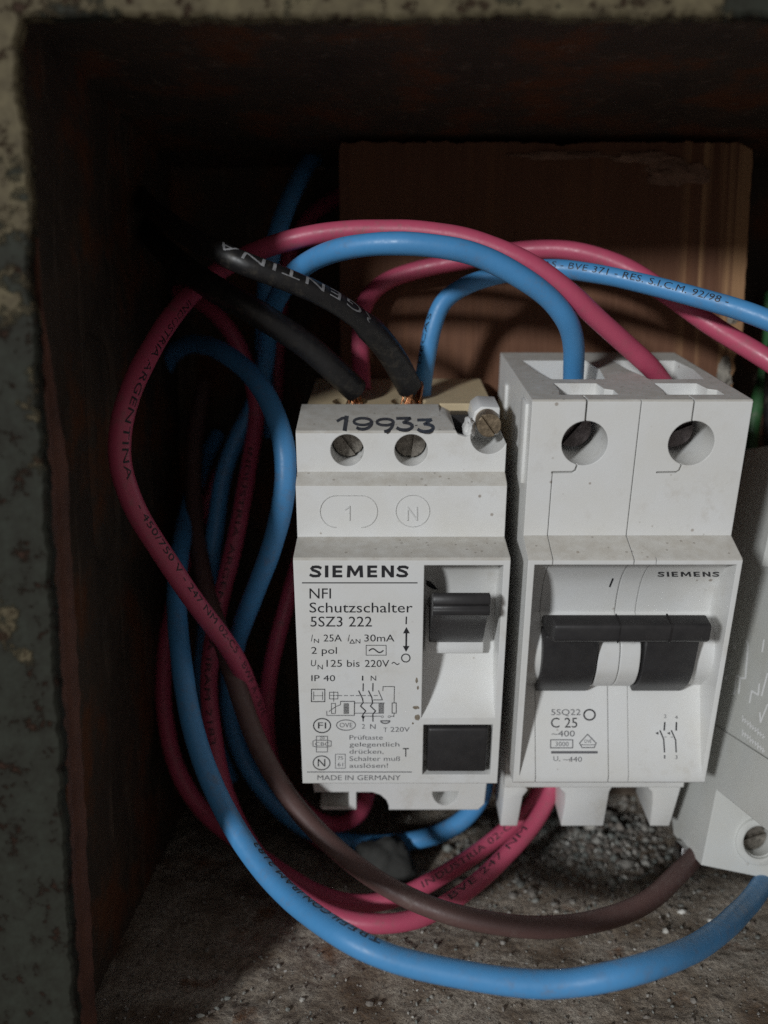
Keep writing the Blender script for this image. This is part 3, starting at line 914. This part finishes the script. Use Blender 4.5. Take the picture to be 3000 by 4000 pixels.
# toggles: two curved shells joined by a bar
sh_out = smooth_prof([(0.2, 7.6), (0.5, 5), (0.8, 2), (1.1, -0.5), (2.2, -3.4), (4.3, -6.0), (5.6, -7.3)], 4)
def shell(x0, x1):
    return bevelled(prism('x', sh_out + [(7.0, -7.3), (7.0, -5), (6, 0), (6.4, 6.6)], x0, x1), 0.25, 2, 40)
bar = bevelled(prism('x', [(-2.2, 13.2), (-4.9, 12.9), (-5.3, 12.4), (-5.2, 9.9), (-4.6, 9.3), (-1.2, 7.9), (3.5, 7.0), (6.4, 7.2), (6.2, 8.6), (2, 10.9)], 28.95, 55.5), 0.3, 2, 30)
tg = to_obj('toggle', join(shell(28.7, 38.3), shell(46.9, 56.2), bar), ['black'], mcb, MB, smooth=35)
jb = join(prism('x', [(-2.0, 13.38), (-5.06, 12.96), (-5.38, 12.4), (-5.28, 9.75), (-4.66, 9.1), (-4.4, 9.3), (-4.9, 12.3), (-2, 12.9)], 48.6, 48.85),
          prism('x', [(-2.0, 13.38), (-5.06, 12.96), (-5.38, 12.4), (-5.28, 9.75), (-4.66, 9.1), (-4.4, 9.3), (-4.9, 12.3), (-2, 12.9)], 39.9, 40.05))
jo = to_obj('joint_line', jb, ['dark'], tg, MB)

mp = interp(mrec)
ms = surf_y(BF, mp)
pr = Print(ms, 2050, 2150, 900 / 1659)
logo(pr, 958, 1404, 190, 36, -0.12)
pr.done('brand_lettering', 'ink', mcb, MB)
pr = Print(ms, 2050, 2150, 900 / 1659)
pr.line([(634, 206), (612, 260)], 13)
pr.done('on_mark', 'ink', mcb, MB)
pr = Print(ms, 2050, 2700, 900 / 1659)
pr.text('C 25', 188, 378, 262, 70)
pr.ring(466, 170, 40, 37, 11)
pr.line([(1008, 226), (1004, 280)], 11); pr.line([(1092, 226), (1090, 280)], 11)
pr.line([(974, 284), (1000, 346), (1006, 438)], 9); pr.line([(1056, 284), (1086, 352), (1090, 438)], 9)
pr.face([(940, 302), (962, 292), (962, 314)]); pr.face([(1024, 302), (1046, 292), (1046, 314)])
pr.done('printed_text', 'ink', mcb, MB)
pr = Print(ms, 2050, 2700, 900 / 1659)
pr.text('5SQ22', 190, 402, 172, 42)
pr.text('~400', 192, 360, 326, 42)
pr.rect(186, 350, 345, 408, 7); pr.text('3000', 220, 316, 396, 32)
pr.line([(394, 374), (452, 310), (514, 374), (500, 406), (412, 406), (394, 374)], 7); pr.line([(400, 386), (508, 386)], 5); pr.text('OVE', 428, 480, 372, 24)
pr.line([(196, 440), (518, 440)], 18)
pr.text('U', 206, 240, 502, 34); pr.text('e', 244, 256, 506, 14); pr.text('~440', 276, 412, 508, 36)
pr.text('2', 1002, 1020, 192, 24); pr.text('4', 1080, 1102, 200, 24); pr.text('1', 1002, 1012, 486, 26); pr.text('3', 1082, 1100, 488, 26)
pr.line([(1006, 330), (1020, 330)], 4); pr.line([(1050, 330), (1064, 330)], 4)
pr.done('small_print', 'ink_grey', mcb, MB)

# ================================================================== third device, cut off by the frame
DB = (16, 5, -15.5)
dev = empty('meter_switch', DF.matrix(DB), 'pale grey tilted switch at the right edge with scratched diagram on its side', 'switch')
prof = [(0, -15.5), (0, -0.2), (-27, 0), (-27, 44), (0, 45), (0, 70), (19, 70), (19, -12.5), (16, -15.5)]
db = prism('x', prof, 0, 34)
hole = prism('y', circ(10.2, -8.6, 3.0), -2, 9)
gro = prism('y', [(-1, 11.1), (0.35, 11.1), (0.35, 11.3), (-1, 11.3)], -40, 20.5)
db = cut(db, [hole, gro])
# raised collar round the terminal screw
ringb = cut(prism('y', circ(10.2, -8.6, 4.7), -0.7, 0.2), [prism('y', circ(10.2, -8.6, 3.25), -2, 1)])
db = join(db, bevelled(ringb, 0.2))
to_obj('housing', db, ['grey_white'], dev, DB, smooth=28)
screw(10.2, -8.6, 2.85, 3.0, 8, 'terminal_screw', 'steel', dev, DB, 0.5, 0.3)
sd = surf_x(DF, 0.0)
pr = Print(sd, 2600, 2500, 400 / 885)
wl = 13
pr.line([(700, 10), (712, 40), (690, 330), (645, 330), (632, 460)], wl); pr.line([(610, 300), (595, 465), (575, 465)], wl)
pr.line([(610, 300), (650, 330)], 9); pr.line([(850, 0), (835, 100)], wl)
pr.line([(880, 290), (830, 480)], wl); pr.line([(810, 380), (800, 475), (745, 440), (725, 540)], wl)
pr.line([(880, 560), (820, 710), (815, 630)], wl)
for k, (x, y) in enumerate(((664, 680), (664, 800))):
    for i in range(9):
        xx, yy = x + 22 * i, y + 19 * i
        h = 26 if i % 3 == 0 else 17
        pr.line([(xx, yy + h), (xx + 3, yy - h)], 8); pr.line([(xx + 3, yy - h * .3), (xx + 13, yy + h * .5)], 8)
pr.done('scratched_diagram', 'scratch', dev, DB)
pr = Print(sd)
for (u, v) in ((2870, 2528), (2836, 2648)):
    pr.face([(u + 5 * cos(a), v + 9 * sin(a)) for a in [2 * pi * i / 12 for i in range(12)]], 0.05)
pr.done('paint_specks', 'scratch', dev, DB)
to_obj('clamp', bevelled(box(-1.6, 3.0, 6.5, 11, -18.2, -14.9), 0.4), ['tin'], dev, DB, smooth=40)

# ================================================================== wires
def catmull(P, n=10):
    out = []
    Q = [P[0] * 2 - P[1]] + P + [P[-1] * 2 - P[-2]]
    for i in range(1, len(Q) - 2):
        a, b, c, d = Q[i - 1], Q[i], Q[i + 1], Q[i + 2]
        # centripetal-ish: standard uniform is fine with evenly spaced points
        for k in range(n):
            t = k / n
            out.append(0.5 * (2 * b + (c - a) * t + (2 * a - 5 * b + 4 * c - d) * t * t + (3 * b - a - 3 * c + d) * t ** 3))
    out.append(P[-1].copy())
    return out

def relax(C, it=12):
    for _ in range(it):
        C = [C[0]] + [C[i] * 0.5 + (C[i - 1] + C[i + 1]) * 0.25 for i in range(1, len(C) - 1)] + [C[-1]]
    return C

def frames(C):
    T = []
    for i in range(len(C)):
        a, b = C[max(0, i - 1)], C[min(len(C) - 1, i + 1)]
        T.append((b - a).normalized())
    n = T[0].orthogonal().normalized()
    Ns = []
    for t in T:
        n = (n - t * n.dot(t)).normalized()
        Ns.append(n.copy())
    return T, Ns

def tube(C, r, bm=None, sides=22, caps=True, taper=None):
    bm = bm or bmesh.new()
    T, Ns = frames(C)
    rings = []
    for i, (c, t, n) in enumerate(zip(C, T, Ns)):
        b = t.cross(n)
        rr = r * (taper(i / (len(C) - 1)) if taper else 1) * (1 + (0.035 * noise.noise(c * 0.16) if r > 1 else 0))
        rings.append([bm.verts.new(c + (n * cos(2 * pi * k / sides) + b * sin(2 * pi * k / sides)) * rr) for k in range(sides)])
    for p, q in zip(rings, rings[1:]):
        for k in range(sides):
            bm.faces.new((p[k], p[(k + 1) % sides], q[(k + 1) % sides], q[k]))
    if caps:
        bm.faces.new(rings[0][::-1]); bm.faces.new(rings[-1])
    return bm

CAMP = Vector((0, 0, CAM_H))
class Wire:
    def __init__(s, name, pts, r, mat, label, group=None, taper=None):
        s.C = relax(catmull([px(*p) for p in pts]))
        n = len(s.C)
        for i in range(1, n - 1):
            k = min(1, i / 8, (n - 1 - i) / 8) * 0.45
            q = s.C[i] * 0.055
            s.C[i] = s.C[i] + Vector((noise.noise(q), noise.noise(q + Vector((9, 0, 0))), noise.noise(q + Vector((0, 9, 0))))) * k
        s.r = r
        b = s.C[0].copy()
        s.base = b
        s.o = to_obj(name, tube(s.C, r, taper=taper), [mat], None, b, smooth=60)
        s.o.location = b * MM
        tag(s.o, label, 'wire', group or ('thick black supply cables' if name == 'power_cable' else 'insulated wires inside the box'))
        s.S = [0.0]
        for a, c in zip(s.C, s.C[1:]): s.S.append(s.S[-1] + (c - a).length)
    def near(s, u, v):
        best, bi = 1e9, 0
        for i, c in enumerate(s.C):
            d = c - CAMP
            zc = d.y * cos(PITCH) - d.z * sin(PITCH)
            yc = -d.y * sin(PITCH) - d.z * cos(PITCH)
            if zc <= 0: continue
            e = (1500 + F * d.x / zc - u) ** 2 + (2000 + F * yc / zc - v) ** 2
            if e < best: best, bi = e, i
        return s.S[bi]
    def at(s, t):
        t = min(max(t, 0.0), s.S[-1] - 1e-6)
        lo = 0
        for i in range(len(s.S) - 1):
            if s.S[i] <= t: lo = i
            else: break
        k = (t - s.S[lo]) / max(1e-9, s.S[lo + 1] - s.S[lo])
        c = s.C[lo].lerp(s.C[lo + 1], k)
        a, b = s.C[max(0, lo - 1)], s.C[min(len(s.C) - 1, lo + 2)]
        return c, (b - a).normalized()
    def text(s, t, uv0, uv1, cap, off, mat, flip=False, bold=0.012, space=1.05, name='lettering', tk=1.0):
        """letters run along the wire from the point nearest photo pixel uv0 to that nearest uv1;
        off = angle (deg) of the baseline middle from the side facing the viewer, + towards the letters' top"""
        vs, fs = fine(t, space)
        s0, s1 = s.near(*uv0), s.near(*uv1)
        a = min(v[0] for v in vs); b = max(v[0] for v in vs)
        k = (s1 - s0) / (b - a)
        sg = 1 if s1 > s0 else -1
        bm = bmesh.new()
        V = []
        for vx, vy in vs:
            c, tn = s.at(s0 + (vx - a) * k)
            tn = tn * sg
            fwd = (CAMP - c); fwd = (fwd - tn * fwd.dot(tn)).normalized()
            up = fwd.cross(tn).normalized()
            ang = radians(off) + ((vy / CAPH - 0.5) * cap) / s.r
            p = c + (fwd * cos(ang) + up * sin(ang)) * (s.r * tk + 0.03)
            V.append(bm.verts.new(p))
        for f in fs:
            try: bm.faces.new([V[i] for i in f])
            except ValueError: pass
        return to_obj(name, bm, [mat], s.o, s.base)

RW, BW = 1.85, 1.95
# blue loop into the breaker (its tail drops behind the black cables)
w = Wire('electric_wire', [(2236, 1570, 163), (2238, 1500, 161), (2240, 1430, 158.5), (2238, 1330, 154), (2205, 1230, 150), (2100, 1118, 147), (1900, 1010, 144.5), (1700, 968, 143.5),
     (1500, 957, 144.5), (1300, 988, 149), (1160, 1060, 157), (1080, 1160, 167), (1045, 1290, 178), (1035, 1430, 186), (990, 1580, 190), (920, 1730, 190), (860, 1900, 188), (835, 2100, 186),
     (815, 2300, 188), (800, 2480, 192), (790, 2650, 196), (820, 2850, 200), (900, 3050, 203)], BW, 'blue',
     'blue wire arching over the top into the left pole of the breaker')
# blue coil: sweeps under everything and round into the residual current switch from below
w = Wire('electric_wire', [(3110, 3180, 190), (3060, 3300, 183), (2985, 3435, 170), (2890, 3565, 153), (2740, 3690, 136), (2500, 3795, 124), (2200, 3838, 125), (1900, 3828, 126), (1600, 3765, 127.5), (1350, 3665, 130),
     (1150, 3525, 140), (985, 3340, 148), (855, 3130, 154), (770, 2900, 157), (715, 2650, 160), (690, 2420, 166), (695, 2200, 175), (730, 2000, 192), (790, 1820, 207), (850, 1700, 214)], 1.98, 'blue',
     'long blue wire sweeping lowest across the floor and rising at the left')
w.text('TREFILCON IRAM 2183', (1480, 3690), (1010, 3290), 1.5, -60, 'ink', bold=0.02)
w = Wire('electric_wire', [(600, 1560, 214), (630, 1460, 209), (675, 1385, 201), (755, 1345, 190),
     (865, 1368, 178), (970, 1455, 169), (1062, 1590, 161), (1112, 1760, 157), (1110, 1950, 158), (1062, 2150, 163), (985, 2330, 170), (925, 2520, 180), (892, 2700, 187), (925, 2910, 192), (1040, 3110, 195),
     (1220, 3250, 197), (1450, 3298, 197), (1650, 3275, 194), (1790, 3215, 189), (1875, 3130, 186), (1895, 3030, 184)], 2.05, 'blue',
     'blue wire bowing close along the left edge of the numbered switch')
# printed blue wire to the right
w = Wire('electric_wire', [(1648, 1560, 169), (1655, 1490, 168), (1668, 1400, 166), (1690, 1280, 164), (1735, 1170, 163), (1850, 1103, 163), (2000, 1065, 162), (2150, 1050, 160), (2300, 1065, 157), (2450, 1090, 154.5),
     (2650, 1135, 151), (2850, 1195, 147), (3000, 1255, 144), (3200, 1345, 140)], 1.75, 'blue',
     'blue wire with black printed lettering running to the right edge above the breaker')
w.text('TAS - BVE 371 - RES. S.I.C.M. 92/98 -', (2095, 1050), (2845, 1195), 1.25, 26, 'ink', bold=0.012)
w.text('DECAS', (1660, 1420), (1672, 1215), 1.0, 50, 'ink')
# pink wire over the top into the breaker, then down the left as a big red bow
w = Wire('electric_wire', [(2640, 1570, 164), (2600, 1510, 162), (2545, 1435, 159), (2450, 1350, 156), (2330, 1240, 152.5), (2210, 1125, 149.5), (2060, 1020, 148.5), (1850, 942, 149.5), (1650, 912, 151), (1500, 905, 152),
     (1300, 910, 153), (1100, 948, 155), (950, 1003, 162), (840, 1070, 167), (745, 1145, 163), (650, 1260, 154), (560, 1410, 145), (495, 1570, 140), (466, 1700, 139), (470, 1830, 140), (530, 2000, 143),
     (625, 2155, 147), (740, 2320, 153), (860, 2480, 160), (950, 2620, 168), (1005, 2760, 176), (1032, 2900, 184), (1075, 3020, 190), (1160, 3140, 195), (1290, 3220, 196), (1400, 3180, 193), (1440, 3080, 189)], RW, 'red',
     'red-pink wire bowing far left, then over the top into the right pole')
w.text('INDUSTRIA ARGENTINA', (712, 1195), (500, 1860), 1.2, 32, 'ink', bold=0.02)
w.text('- 450/750 V - 247 NM 02-C5 - BWF A - BVE', (530, 1960), (1010, 2770), 1.2, 32, 'ink', bold=0.02)
# pink wire from the residual current switch to the right edge
w = Wire('electric_wire', [(1415, 1530, 173), (1405, 1420, 175), (1402, 1300, 177), (1418, 1190, 178), (1500, 1105, 179), (1650, 1055, 178), (1850, 1010, 174), (2050, 978, 169), (2250, 985, 165), (2450, 1050, 163),
     (2630, 1165, 160), (2800, 1280, 157), (2960, 1385, 153), (3200, 1550, 148)], RW, 'red',
     'pink wire leaving at the right edge just below the lettered blue one')
# inner red wire running down the left bundle and across the floor to the breaker's lower terminal
w = Wire('electric_wire', [(700, 1140, 196), (800, 1195, 188), (895, 1290, 186), (965, 1430, 188), (1003, 1590, 189), (985, 1760, 187), (943, 1980, 182), (903, 2180, 180), (865, 2350, 178), (828, 2550, 178), (818, 2750, 178),
     (845, 2960, 178), (900, 3140, 178), (985, 3310, 175), (1120, 3465, 170), (1290, 3578, 165), (1460, 3612, 163.5), (1630, 3592, 165), (1790, 3505, 169), (1950, 3370, 175), (2070, 3240, 180), (2140, 3110, 184), (2160, 3000, 186)], RW, 'red',
     'red wire down the middle of the left bundle, frontmost red one on the floor')
w.text('INDUSTRIA ARGENTINA IRAM 2183', (985, 1760), (820, 2900), 1.2, -10, 'ink', bold=0.012)
w.text('BVE 247 NM', (1760, 3520), (2060, 3250), 1.3, 30, 'ink', bold=0.012)
# red wire from behind the residual current switch
w = Wire('electric_wire', [(1290, 1900, 197), (1215, 2050, 190), (1150, 2250, 186), (1098, 2450, 185), (1052, 2640, 187), (1040, 2820, 191), (1065, 3000, 196), (1140, 3160, 200), (1260, 3290, 201), (1400, 3330, 200)], RW, 'red',
     'short red wire emerging from behind the left edge of the numbered switch')
# red wire low at the outer left, ending in the same terminal
w = Wire('electric_wire', [(860, 1850, 208), (770, 2050, 205), (690, 2300, 200), (645, 2550, 195), (637, 2760, 191), (680, 2980, 188), (790, 3160, 186), (940, 3290, 182), (1090, 3400, 178), (1240, 3490, 175), (1370, 3528, 173), (1490, 3525, 172.5),
     (1620, 3480, 174), (1760, 3400, 177.5), (1900, 3305, 181), (2040, 3190, 184), (2105, 3090, 186), (2120, 2990, 187)], RW, 'red',
     'darker red wire at the outer left of the bundle, second from front on the floor')
w.text('INDUSTRIA 02-C5', (1650, 3465), (2010, 3215), 1.3, 10, 'ink', bold=0.012)
# brown wire
w = Wire('electric_wire', [(800, 1500, 205), (765, 1700, 200), (752, 1920, 193), (772, 2140, 184), (820, 2350, 176), (880, 2530, 170), (945, 2720, 167), (1015, 2915, 165.5), (1130, 3120, 165), (1300, 3310, 163), (1500, 3460, 160), (1750, 3565, 156),
     (2000, 3618, 155), (2200, 3622, 155.5), (2400, 3580, 156), (2560, 3500, 160.5), (2660, 3410, 168), (2712, 3350, 174), (2740, 3290, 178)], BW, 'brown',
     'brown wire curving from the left bundle under both switches to the right-hand one')
# faint blue wire at the back
w = Wire('electric_wire', [(1330, 540, 212), (1240, 600, 200), (1180, 680, 190), (1120, 810, 181), (1072, 950, 177), (1040, 1120, 180), (1028, 1300, 188), (1035, 1480, 197), (1060, 1700, 204)], BW, 'blue',
     'dim blue wire climbing to the ceiling left of the wooden block')
w = Wire('electric_wire', [(1420, 700, 212), (1300, 780, 207), (1200, 860, 203), (1130, 1000, 202), (1100, 1180, 203), (1085, 1380, 205), (1070, 1600, 207)], RW, 'red',
     'hardly visible dark red wire at the back wall beside the dim blue one')
# green earth wires at the far right
w = Wire('electric_wire', [(3010, 1150, 206), (3010, 1300, 203), (2990, 1450, 200), (2962, 1560, 198), (2935, 1680, 197), (2930, 1850, 197)], 1.6, 'green',
     'dark green wire hanging behind the upper right corner of the breaker')
w = Wire('electric_wire', [(3060, 1080, 190), (3050, 1250, 186), (3030, 1450, 180), (3020, 1650, 178), (3040, 1900, 180)], 2.1, 'blacksheath',
     'black wire hanging at the right edge beside the dark green one')

# thick black supply cables with their bared copper
def strands(wire, p_end, n, spread, seed, z_to):
    rnd = random.Random(seed)
    b = bmesh.new()
    c0, t0 = wire.C[-1], (wire.C[-1] - wire.C[-4]).normalized()
    for i in range(n):
        a = rnd.uniform(0, 2 * pi); q = sqrt(rnd.random()) * wire.r * 0.75
        n0 = t0.orthogonal().normalized(); b0 = t0.cross(n0)
        s = c0 - t0 * 1.0 + (n0 * cos(a) + b0 * sin(a)) * q
        e = Vector(p_end) + Vector((cos(a) * spread * rnd.uniform(.4, 1), sin(a) * spread * rnd.uniform(.3, .8), rnd.uniform(-.4, .4)))
        m = (s + e) / 2 + Vector((rnd.uniform(-.5, .5), rnd.uniform(-.5, .2), rnd.uniform(-.2, .4)))
        tube(relax(catmull([s, m, e], 6), 2), 0.16, b, 6)
    return to_obj('copper_strands', b, ['copper'], wire.o, wire.base, smooth=60)

w = Wire('power_cable', [(440, 720, 215), (530, 820, 195), (605, 930, 178), (710, 1040, 163), (850, 1135, 155), (1000, 1222, 152), (1180, 1335, 156), (1300, 1438, 159), (1390, 1525, 163)], 2.45, 'blacksheath',
         'lower of two thick black cables, ending in copper strands at the left terminal')
w.o['category'] = 'cable'
strands(w, BF.w(-6.3, 29, 40.5), 22, 2.3, 4, 0)
w = Wire('power_cable', [(450, 640, 205), (530, 745, 185), (610, 825, 166), (720, 915, 150), (890, 1005, 139), (1080, 1075, 139.5), (1280, 1165, 143.5), (1430, 1275, 150), (1530, 1385, 157), (1600, 1515, 163)], 2.45, 'blacksheath',
         'upper of two thick black cables, lettered in white, ending at the second terminal', taper=lambda t: 0.78 + 0.22 * min(1, max(0, (t - 0.76) / 0.03)))
w.o['category'] = 'cable'
w.text('ARGENTINA', (1500, 1315), (865, 990), 1.9, -42, 'ink_white', bold=0.012, space=1.2, tk=0.80)
strands(w, BF.w(4.9, 28.5, 40.5), 16, 2.2, 8, 0)
# strands of the blue wire bending into the same terminal
bw = [o for o in bpy.data.objects if o.get('label', '').startswith('blue wire with black printed')][0]
b = bmesh.new()
rnd = random.Random(3)
base = Vector(bw.location) / MM
for i in range(12):
    s = px(1650 + rnd.uniform(-18, 14), 1475, 168 + rnd.uniform(-1, 1))
    m = px(1640 + rnd.uniform(-14, 12), 1530, 166 + rnd.uniform(-1, 1))
    e = BF.w(6.2 + rnd.uniform(-1, .8), 28.8 + rnd.uniform(-1, 1), 41)
    tube(relax(catmull([s, m, e], 6), 2), 0.16, b, 6)
to_obj('copper_strands', b, ['copper'], bw, base, smooth=60)
